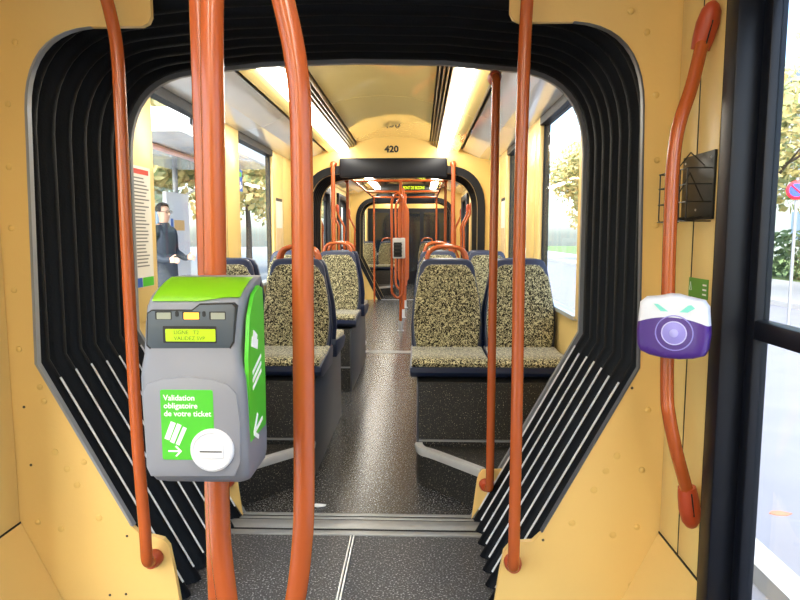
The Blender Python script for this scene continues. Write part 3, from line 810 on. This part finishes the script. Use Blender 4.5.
# cut along the curved colour line
body = bm2('case', bm, [WHT, PUR], t, 60)
sub = bmesh.new(); sub.from_mesh(body.data)
bmesh.ops.triangulate(sub, faces=sub.faces[:])
N_ = 14
def cline(x): return Hd * (.10 + .24 * (1 - (x / Wd) ** 2))
for i in range(1, N_):   # columns, then cut each column along the curved colour line
    bmesh.ops.bisect_plane(sub, geom=sub.verts[:] + sub.edges[:] + sub.faces[:], plane_co=(-Wd + 2 * Wd * i / N_, 0, 0), plane_no=(1, 0, 0))
for i in range(N_):
    x0_, x1_ = -Wd + 2 * Wd * i / N_, -Wd + 2 * Wd * (i + 1) / N_
    fs = [f for f in sub.faces if (x0_ if i else -9) <= f.calc_center_median().x <= (x1_ if i < N_ - 1 else 9)]
    ge = list({e for f in fs for e in f.edges}) + list({v for f in fs for v in f.verts}) + fs
    d_ = Vector((x1_ - x0_, 0, cline(x1_) - cline(x0_)))
    bmesh.ops.bisect_plane(sub, geom=ge, plane_co=(x0_, 0, cline(x0_)), plane_no=(-d_.z, 0, d_.x))
for f in sub.faces:
    c = f.calc_center_median()
    f.material_index = 1 if c.z < cline(max(-Wd, min(Wd, c.x))) else 0; f.smooth = True
sub.to_mesh(body.data); sub.free()
yq = -Dp * 2.0
poly('display', rrect(-.55 * Wd, .50 * Hd, .75 * Wd, .80 * Hd, .004), 1, yq + .0002, yq + .012, WHT, t)
for a in ([(-.50, .74), (-.38, .74), (-.10, .52), (-.30, .52)], [(.20, .52), (.42, .52), (.60, .66), (.50, .76), (.42, .74)]):
    poly('display_print', [(x * Wd, z * Hd) for x, z in a], 1, yq - .0012, yq + .004, TEAL, t)
def disc(name, r, y, m, h=.002, inner=None):
    c = (.08 * Wd, y, -.15 * Hd)
    pr = [(inner or .0004, 0), (inner or .0004, h), (r * .96, h), (r, h * .5), (r, 0)] if inner else [(r, 0), (r, h * .6), (r * .9, h), (.0005, h * 1.1)]
    if inner:
        bm = bmesh.new(); bm.free()
        pts = [Vector((c[0] + r * math.cos(2 * math.pi * k / 40), y, c[2] + r * math.sin(2 * math.pi * k / 40))) for k in range(40)]
        return tube(name, pts, .0016, m, t, 6, True)
    return lathe(name, pr, m, t, 32, c, (0, -1, 0))
disc('target_disc', .33 * Wd, yq + .001, LAV, .003)
disc('target_button', .12 * Wd, yq - .002, mat('pale_lavender', (178, 172, 232), .3), .002)
disc('target_ring', .50 * Wd, yq + .0002, LAV, inner=1)
disc('target_ring', .33 * Wd, yq - .001, mat('pale_ring', (205, 200, 240), .3), inner=1)
box('clamp', (-.03, -.002, -.04), (.03, .02, .04), WHT, t, .006)

# ================================================================== WIRE RACK, STICKERS, POSTERS
t = thing('leaflet_rack', 'black wire leaflet rack screwed to the yellow strip beside the right door', 'rack')
xw = XR - .001
c4 = [PX(686, 157, xw), PX(718, 149, xw), PX(717, 219, xw), PX(686, 229, xw)]
y0, y1 = c4[1].y, c4[0].y; z0, z1 = c4[2].z, c4[1].z
box('back_plate', (xw - .008, y0, z0), (xw, y1, z1), BLP, t, .002)
dxr = .075
wires = []
for zz in (z0 - .005, z0 + .05, z0 + .10, z0 + .145):
    wires.append(fillet([(xw - .006, y0 + .01, zz), (xw - dxr, y0 + .01, zz), (xw - dxr, y1 + .02, zz), (xw - .006, y1 + .02, zz)], .01, 3))
for k in range(5):
    yy = y0 + .015 + k * (y1 - y0) / 4.2
    wires.append(fillet([(xw - .006, yy, z0 + .01), (xw - dxr, yy, z0 - .006), (xw - dxr, yy, z0 + .145)], .01, 3))
for a, b in (((y0 + .01, z0 + .05), ((y0 + y1) / 2, z0 + .14)), (((y0 + y1) / 2, z0 + .14), (y1 + .01, z0 + .05)), ((y0 + .01, z0 + .15), ((y0 + y1) / 2, z0 + .20)), (((y0 + y1) / 2, z0 + .20), (y1 + .01, z0 + .15))):
    wires.append([(xw - .03, a[0], a[1]), (xw - .03, b[0], b[1])])
for w_ in wires: tube('wire', w_, .002, BLP, t, 6)
for yy, zz in ((y0 + .02, z1 - .02), (y1 - .02, z1 - .02), ((y0 + y1) / 2, z0 + .03)):
    lathe('screw', [(.004, 0), (.003, .002), (.001, .0025)], SIL, t, 8, (xw - .008, yy, zz), (-1, 0, 0))
def wall_sheet(name, label, cat, sgn, y0, y1, z0, z1, m, x=None):
    x = x if x is not None else sgn * (WX - .0125)
    a, b = sorted((x, x - sgn * .002))
    t = thing(name, label, cat, (x, (y0 + y1) / 2, z0))
    box('sheet', (a, y0, z0), (b, y1, z1), m, t)
    return t, x - sgn * .0022
p, q = PX(690, 277, XR), PX(708, 300, XR)
t, xs = wall_sheet('sticker', 'small green sticker below the wire rack', 'sticker', 1, q.y, p.y, q.z, p.z, SGN)
for k in range(3): box('lettering', (xs - .0006, q.y + .008, p.z - .020 - k * .014), (xs, q.y + .032, p.z - .015 - k * .014), INK, t)
tube('pictogram', [(xs, p.y - .006, q.z + .02), (xs, p.y - .013, q.z + .045), (xs, p.y - .02, q.z + .02)], .001, INK, t, 5, True); adopt(t)
# timetable poster left
t, xs = wall_sheet('poster', 'tall narrow line notice on the yellow pillar before the left window', 'poster', -1, 3.03, 3.30, 1.08, 1.70, PAP)
box('heading', (xs, 3.05, 1.66), (xs + .0006, 3.28, 1.685), REDI, t)
for k in range(26):
    zz = 1.64 - k * .018
    box('text_line', (xs, 3.11, zz - .004), (xs + .0006, 3.11 + random.uniform(.10, .17), zz + .003), mat('grey_ink', (120, 118, 116), .7), t)
for zz in (1.55, 1.40, 1.28): box('line_mark', (xs, 3.05, zz), (xs + .0006, 3.085, zz + .024), REDI, t)
box('footer', (xs, 3.033, 1.082), (xs + .0006, 3.16, 1.13), BLUI, t); box('footer', (xs, 3.165, 1.082), (xs + .0006, 3.295, 1.13), GRN, t); adopt(t)
for s, side in ((-1, 'left'), (1, 'right')):
    t, xs = wall_sheet('poster', 'grey and beige notice on the %s wall after the second window' % side, 'poster', s, 6.20, 6.48, 1.15, 1.72, PAP)
    a, b = sorted((xs, xs - s * .0006))
    box('heading', (a, 6.20, 1.69), (b, 6.48, 1.72), DINK, t); box('picture', (a, 6.21, 1.16), (b, 6.47, 1.42), mat('beige_print', (214, 186, 140), .7, var=.2, scale=12), t); adopt(t)
# blue sticker with arrow on the left second window
p = PX(241, 181, -WX - .012)
t = thing('sticker', 'blue square sticker with white arrow on the second left window', 'sticker', (p.x, p.y, p.z))
xs = -WX - .0135 + .002
box('sheet', (xs, 5.0, p.z - .085), (xs + .0015, 5.125, p.z + .09), BLUI, t)
tube('arrow', [(xs + .002, 5.06, p.z - .01), (xs + .002, 5.06, p.z - .06)], .006, INK, t, 6)
tube('arrow_head', [(xs + .002, 5.035, p.z - .04), (xs + .002, 5.06, p.z - .065), (xs + .002, 5.085, p.z - .04)], .006, INK, t, 6)
box('label', (xs + .0015, 5.02, p.z + .03), (xs + .002, 5.10, p.z + .07), GRN, t); adopt(t)
# tissue on the floor
c = PZ(319, 509, 0)
bm = bmesh.new(); bmesh.ops.create_icosphere(bm, subdivisions=2, radius=1)
for v_ in bm.verts:
    v_.co = Vector((v_.co.x * .03, v_.co.y * .018, max(0, v_.co.z * .011 + .004))) * random.uniform(.7, 1.2); v_.co.z = max(v_.co.z, 0)
o = bm2('paper_tissue', bm, WHT); o.location = (c.x, c.y + .03, .0005); tag(o, 'crumpled white paper tissue on the aisle floor by the threshold', 'tissue')
# LED display
t = thing('led_display', 'black destination display with lime letters above the farthest gangway', 'display', (0, 12.7, 2.22))
box('case', (-.66, 12.74, 2.225), (.66, 12.86, 2.375), BLP, t, .015)
text('led_text', 'PONT DE BEZONS', .085, LEDY, t, (.17, 12.738, 2.30), (1, 0, 0), (0, 0, 1), xs=.62)
adopt(t)

# ================================================================== OUTSIDE
S(box('street', (WX + .25, -20, -.45), (60, 90, -.36), mat('asphalt', (150, 148, 156), .8, var=.12, scale=2)))
S(box('platform', (-4.6, -20, -.4), (-WX - .12, 60, -.04), mat('platform_paving', (190, 188, 184), .8, var=.08, scale=3)))
S(box('track_bed', (-WX - .12, -20, -.5), (WX + .25, 90, -.42), mat('track', (120, 116, 110), .9)))
S(box('ground', (-70, -20, -.46), (-4.6, 90, -.38), mat('ground_left', (165, 162, 158), .9, var=.1)))
S(box('kerb', (1.95, -20, -.36), (2.10, 90, -.26), mat('kerb_stone', (215, 212, 208), .7)))
S(box('pavement', (9.0, -20, -.36), (13.2, 90, -.24), mat('pavement', (196, 192, 188), .8, var=.1)))
S(box('lawn', (13.2, -20, -.36), (60, 90, -.22), mat('grass', (120, 140, 80), .9, var=.3, scale=1)))
def tree(name, label, x, y, z0, h, rx, rz, n, cols, ls=.16):
    t = thing(name, label, 'tree', (x, y, z0), 'street trees')
    tr = [(0, 0, 0), (.03, .02, h * .25), (-.04, .05, h * .5), (.02, 0, h * .8)]
    tube('trunk', catmull([Vector((x, y, z0)) + Vector(p) for p in tr], 4), [.16 - .11 * i / 12 for i in range(13)], mat('bark', (96, 84, 72), .9, var=.25, scale=14), t, 8)
    for k in range(6):
        a = k * 1.05 + x; b = Vector((x, y, z0 + h * (.38 + .07 * k)))
        tube('branch', [b, b + Vector((math.cos(a) * rx * .35, math.sin(a) * rx * .35, rz * .25)), b + Vector((math.cos(a) * rx * .7, math.sin(a) * rx * .7, rz * .5))], [.06, .04, .015], MATS['bark'], t, 5)
    bm = bmesh.new(); ce = Vector((x, y, z0 + h * .5 + rz * .35))
    blobs = [Vector((random.uniform(-.65, .65) * rx, random.uniform(-.65, .65) * rx, random.uniform(-.7, .7) * rz)) for _ in range(16)]
    for i in range(n):
        b = random.choice(blobs); d = Vector((random.gauss(0, 1), random.gauss(0, 1), random.gauss(0, 1))).normalized() * (random.random() ** .45) * rx * .42
        c = ce + b + d; u = Vector((random.gauss(0, 1), random.gauss(0, 1), random.gauss(0, 1))).normalized(); w = u.orthogonal().normalized(); s_ = ls * random.uniform(.6, 1.3)
        f = bm.faces.new([bm.verts.new(c + u * s_), bm.verts.new(c + w * s_ * .6), bm.verts.new(c - u * s_), bm.verts.new(c - w * s_ * .6)]); f.material_index = random.randrange(len(cols))
    me = bpy.data.meshes.new('foliage'); bm.to_mesh(me); bm.free(); fo = link('foliage', me, cols, t); fo['kind'] = 'stuff'
    adopt(t); return t
def leafmat(n, c): return mat(n, c, .7, var=.15, scale=1.5)
AUT = [leafmat('leaf_yellow', (206, 190, 124)), leafmat('leaf_olive', (160, 168, 112)), leafmat('leaf_pale', (226, 204, 140))]
RUS = [leafmat('leaf_rust', (206, 160, 110)), AUT[2], leafmat('leaf_pink', (226, 190, 170))]
for i, (x, y, lab, c) in enumerate(((11.0, 20, 'olive autumn tree seen through the first right window', AUT), (11.0, 28.0, 'yellow autumn tree farther along the pavement on the right', AUT), (11.0, 38.0, 'distant yellow tree at the far end of the right pavement', AUT), (11.4, 13.0, 'pale olive tree nearest the tram on the right pavement', AUT), (8.0+3.2, 6.5, 'rust coloured tree seen through the right door', RUS))):
    tree('street_tree', lab, x, y, -.24, 7.5, 2.9, 2.6, 7000, c, .15)
for i, (x, y, lab, c) in enumerate(((-8.2, 13.5, 'yellow leaved tree behind the shelter on the left', AUT), (-6.6, 19.5, 'olive tree seen through the second left window', AUT), (-7.2, 27.0, 'pale tree farther along the left platform', AUT), (-7.0, 36.0, 'farthest tree along the left platform', AUT))):
    tree('street_tree', lab, x, y, -.38, 7.5, 2.8, 2.7, 7000, c, .15)
def building(name, label, x0, x1, y0, y1, h, m, face, rows, cols):
    t = thing(name, label, 'building', ((x0 + x1) / 2, (y0 + y1) / 2, -.4))
    box('wall', (x0, y0, -.4), (x1, y1, h), m, t); box('roof', (x0 - .3, y0 - .3, h), (x1 + .3, y1 + .3, h + .5), mat('zinc_roof', (150, 156, 166), .5), t)
    xf = x1 if face > 0 else x0
    for r in range(rows):
        for c in range(cols):
            yy = y0 + (c + .5) * (y1 - y0) / cols; zz = 1.0 + r * 3.2
            a, b = sorted((xf - face * .05, xf + face * .06))
            w_ = box('window', (a, yy - .65, zz), (b, yy + .65, zz + 1.9), WHT, t)
            a, b = sorted((xf + face * .05, xf + face * .075))
            for q0, q1 in ((-.56, -.04), (.04, .56)): box('pane', (a, yy + q0, zz + .1), (b, yy + q1, zz + 1.8), mat('far_pane', (150, 172, 196), .15), w_)
    adopt(t); return t
building('apartment_building', 'cream apartment block behind the tram stop on the left', -26, -16, 4, 40, 15, mat('cream_wall', (222, 204, 160), .8, var=.1, scale=.8), 1, 4, 9)
building('apartment_building', 'pale blue grey building behind the trees on the right', 22, 32, -2, 16, 9, mat('blue_wall', (170, 196, 214), .8, var=.06), -1, 2, 5)
building('apartment_building', 'white building farther along the road on the right', 24, 34, 20, 60, 11, mat('white_wall', (226, 222, 214), .8, var=.06), -1, 3, 9)
# hedge along the right pavement
hd = bmesh.new()
for i in range(5000):
    c = Vector((random.uniform(13.4, 14.4), random.uniform(14, 50), random.uniform(-.2, 1.5)))
    u = Vector((random.gauss(0, 1), random.gauss(0, 1), random.gauss(0, 1))).normalized(); w = u.orthogonal(); w.normalize(); s_ = .16
    hd.faces.new([hd.verts.new(c + u * s_), hd.verts.new(c + w * s_ * .6), hd.verts.new(c - u * s_), hd.verts.new(c - w * s_ * .6)])
me = bpy.data.meshes.new('hedge'); hd.to_mesh(me); hd.free()
o = link('hedge', me, leafmat('leaf_dark', (92, 112, 70))); o['kind'] = 'stuff'; tag(o, 'dark green hedge along the right pavement', 'hedge')
# no-parking sign
c = PX(797, 190, 6.4)
t = thing('road_sign', 'round no parking sign on a post beyond the right door', 'sign', (c.x, c.y, -.36))
nrm = (CAM - c); nrm.z = 0; nrm.normalize()
tube('post', [(c.x - nrm.x * .03, c.y - nrm.y * .03, -.36), (c.x - nrm.x * .03, c.y - nrm.y * .03, c.z + .2)], .025, mat('post_grey', (150, 152, 156), .5), t, 10)
rs = .155
lathe('plate', [(rs, 0), (rs, .01), (rs * .98, .012), (.001, .012)], mat('sign_red', (214, 40, 60), .4), t, 28, c, nrm)
lathe('face', [(rs * .70, .0), (rs * .70, .0135), (.001, .0135)], mat('sign_blue', (50, 80, 190), .4), t, 28, c, nrm)
sx = Vector((-nrm.y, nrm.x, 0)); d = (sx + Vector((0, 0, -1))).normalized() * rs * .7
tube('slash', [c + nrm * .013 - d, c + nrm * .013 + d], .014, MATS['sign_red'], t, 6); adopt(t)
# leaf on the road
c = PZ(779, 514, -.36); o = poly('fallen_leaf', [(-.06, 0), (-.03, .03), (.02, .035), (.08, .0), (.03, -.03), (-.03, -.025)], 2, 0, .004, mat('leaf_orange', (222, 140, 110), .7)); o.location = (c.x, c.y, -.358)
tag(o, 'fallen orange leaf lying on the road beyond the right door', 'leaf')

# tram stop shelter on the left platform
t = thing('stop_shelter', 'glazed tram stop shelter with grey canopy on the left platform', 'shelter', (-3.9, 10, -.04))
box('canopy', (-4.55, 7.5, 2.62), (-2.5, 12.2, 2.72), mat('canopy_grey', (188, 192, 202), .2, coat=.5), t, .02)
box('fascia', (-2.5, 7.4, 2.58), (-2.42, 12.3, 2.86), WHT, t)
box('fascia', (-4.6, 7.42, 2.58), (-2.42, 7.5, 2.86), WHT, t)
for y in (8.0, 11.8):
    tube('post', [(-4.35, y, -.04), (-4.35, y, 2.62)], .05, mat('post_grey', (150, 152, 156), .5), t, 10)
    tube('brace', [(-4.35, y, 2.0), (-3.2, y, 2.62)], .025, MATS['post_grey'], t, 8)
for a, b in ((8.1, 9.9), (9.95, 11.7)): box('glass_panel', (-4.36, a, .1), (-4.34, b, 2.2), GLS, t)
box('canopy_reflection', (-3.5, 8.6, 2.56), (-3.36, 11.5, 2.61), mat('reflection_red', (222, 170, 168), .3), t, .02)  # pale red bar stands in for reddish reflections on the canopy underside
adopt(t)
# white information panel
c0 = PY(168, 240, 9.3); c1 = PY(190, 240, 10.0)
t = thing('information_panel', 'white information panel with small pictures beside the person on the platform', 'panel', (c0.x, 9.2, -.04))
dv = Vector((c1.x - c0.x, c1.y - c0.y, 0)).normalized(); nv = Vector((dv.y, -dv.x, 0))
if nv.dot(CAM - c0) < 0: nv = -nv
def pan(name, u0, u1, z0, z1, d0, d1, m):
    bm = bmesh.new(); o0 = Vector((c0.x, c0.y, 0)); vs = []
    for z in (z0, z1):
        for u_, d_ in ((u0, d0), (u1, d0), (u1, d1), (u0, d1)): p = o0 + dv * u_ + nv * d_; vs.append(bm.verts.new((p.x, p.y, z)))
    for f in ((0, 1, 2, 3), (4, 5, 6, 7), (0, 1, 5, 4), (1, 2, 6, 5), (2, 3, 7, 6), (3, 0, 4, 7)): bm.faces.new([vs[i] for i in f])
    bm2(name, bm, m, t)
L = (c1 - c0).xy.length
pan('board', 0, L, .25, 2.0, -.06, 0, WHT); pan('leg', .04, .12, -.04, .26, -.05, -.01, MATS['post_grey']); pan('leg', L - .12, L - .04, -.04, .26, -.05, -.01, MATS['post_grey'])
pan('picture', L * .30, L * .75, 1.42, 1.58, 0, .006, mat('orange_print', (240, 190, 120), .6)); pan('picture', L * .15, L * .25, 1.45, 1.6, 0, .006, BLUI)
pan('picture', L * .5, L * .65, .55, .62, 0, .006, REDI); pan('picture', L * .2, L * .3, .48, .55, 0, .006, MATS['orange_print'])
adopt(t)

# ================================================================== PERSON ON THE PLATFORM
def person(x, y, z, rz, label):
    t = thing('person', label, 'person', (x, y, z))
    V = [(0, 0, .95), (0, 0, 1.10), (0, .0, 1.30), (.01, 0, 1.46), (.02, 0, 1.54), (.035, 0, 1.63), (.03, 0, 1.74), (.03, 0, 1.80),
         (0, .10, .90), (.02, .10, .50), (-.02, .10, .09), (.12, .11, .04), (0, -.10, .90), (.02, -.10, .50), (-.02, -.10, .09), (.12, -.11, .04),
         (0, .19, 1.44), (-.02, .24, 1.16), (.20, .20, 1.06), (.29, .17, 1.08), (0, -.19, 1.44), (-.03, -.24, 1.16), (.18, -.20, 1.04), (.27, -.17, 1.05)]
    E = [(0, 1), (1, 2), (2, 3), (3, 4), (4, 5), (5, 6), (6, 7), (0, 8), (8, 9), (9, 10), (10, 11), (0, 12), (12, 13), (13, 14), (14, 15), (3, 16), (16, 17), (17, 18), (18, 19), (3, 20), (20, 21), (21, 22), (22, 23)]
    Rr = [(.16, .18), (.15, .18), (.15, .20), (.10, .13), (.055, .055), (.085, .075), (.095, .08), (.05, .05), (.11, .10), (.08, .08), (.055, .055), (.05, .04), (.11, .10), (.08, .08), (.055, .055), (.05, .04), (.075, .075), (.06, .06), (.045, .045), (.038, .038), (.075, .075), (.06, .06), (.045, .045), (.038, .038)]
    me = bpy.data.meshes.new('body'); me.from_pydata(V, E, []); o = bpy.data.objects.new('body_tmp', me); COL.objects.link(o)
    sk = o.modifiers.new('s', 'SKIN'); sk.use_smooth_shade = True
    for i, q in enumerate(Rr): me.skin_vertices[0].data[i].radius = q
    me.skin_vertices[0].data[0].use_root = True
    sb = o.modifiers.new('u', 'SUBSURF'); sb.levels = 2
    bpy.context.view_layer.update()
    m2 = bpy.data.meshes.new_from_object(o.evaluated_get(bpy.context.evaluated_depsgraph_get())); bpy.data.objects.remove(o)
    coat = mat('dark_coat', (46, 54, 66), .8, var=.15, scale=12); skin = mat('skin', (214, 170, 146), .55, var=.03); trou = mat('dark_trousers', (40, 44, 54), .8)
    m2.materials.clear()
    b = link('body', m2, [coat, skin, trou], t)
    for p in m2.polygons:
        c = p.center; p.use_smooth = True
        p.material_index = 1 if c.z > 1.53 else (2 if c.z < .85 else 0)
    # coat skirt
    lathe('coat_skirt', [(.175, .55), (.19, .60), (.185, .8), (.178, 1.0), (.16, 1.12)], coat, t, 18)
    # collar, hair, glasses, face
    lathe('collar', [(.085, 1.47), (.088, 1.52), (.075, 1.555), (.07, 1.56)], coat, t, 16, (.015, 0, 0))
    bm = bmesh.new(); bmesh.ops.create_uvsphere(bm, u_segments=16, v_segments=10, radius=1)
    bmesh.ops.delete(bm, geom=[v for v in bm.verts if v.co.z < -.35 or (v.co.x > .42 and v.co.z < .45)], context='VERTS')
    for v in bm.verts: v.co = Vector((v.co.x * .112 + .015, v.co.y * .092, v.co.z * .098 + 1.745))
    bm2('hair', bm, mat('dark_hair', (42, 34, 30), .7), t, 60)
    poly('nose', [(.115, 1.715), (.142, 1.672), (.115, 1.662)], 1, -.012, .012, skin, t)
    for s_ in (-1, 1):
        tube('glasses_arm', [(.115, s_ * .075, 1.712), (.02, s_ * .09, 1.712)], .004, BLP, t, 5)
        tube('glasses_rim', [Vector((.122, s_ * .035 + .026 * math.cos(a), 1.708 + .019 * math.sin(a))) for a in [k * math.pi / 6 for k in range(12)]], .004, BLP, t, 5, True)
        lathe('ear', [(.02, -.006), (.022, 0), (.012, .008)], skin, t, 10, (.02, s_ * .087, 1.69), (0, s_, 0))
        box('eye', (.105, s_ * .035 - .01, 1.703), (.119, s_ * .035 + .01, 1.711), DINK, t)
        hx, hy, hz = (.31, .165, 1.083) if s_ > 0 else (.29, -.165, 1.053)
        h = box('hand', (hx - .03, hy - .018, hz - .04), (hx + .055, hy + .012, hz + .036), skin, t, .012)
        for k in range(4):
            L = (.062, .072, .068, .052)[k]; zz = hz + .027 - k * .02
            tube('finger', [(hx + .045, hy, zz), (hx + .045 + L * .55, hy - s_ * .004, zz - .004), (hx + .045 + L, hy - s_ * .018, zz - .012)], [.0095, .009, .007], skin, h, 6)
        tube('thumb', [(hx - .005, hy, hz + .03), (hx + .03, hy - s_ * .012, hz + .06), (hx + .058, hy - s_ * .016, hz + .066)], [.011, .010, .008], skin, h, 6)
    tube('mouth', [(.113, -.02, 1.638), (.119, 0, 1.637), (.113, .02, 1.638)], .004, mat('lips', (170, 100, 92), .5), t, 5)
    box('phone', (.30, -.11, 1.07), (.42, .11, 1.08), BLP, t, .003) if False else None
    t.rotation_euler = (0, 0, rz)
    return t
pc = PY(163, 235, 8.6)
person(pc.x, 8.6, -.04, math.radians(-20), 'person in a dark coat and glasses standing on the platform, hands held forward')
print('objects', len(bpy.data.objects))
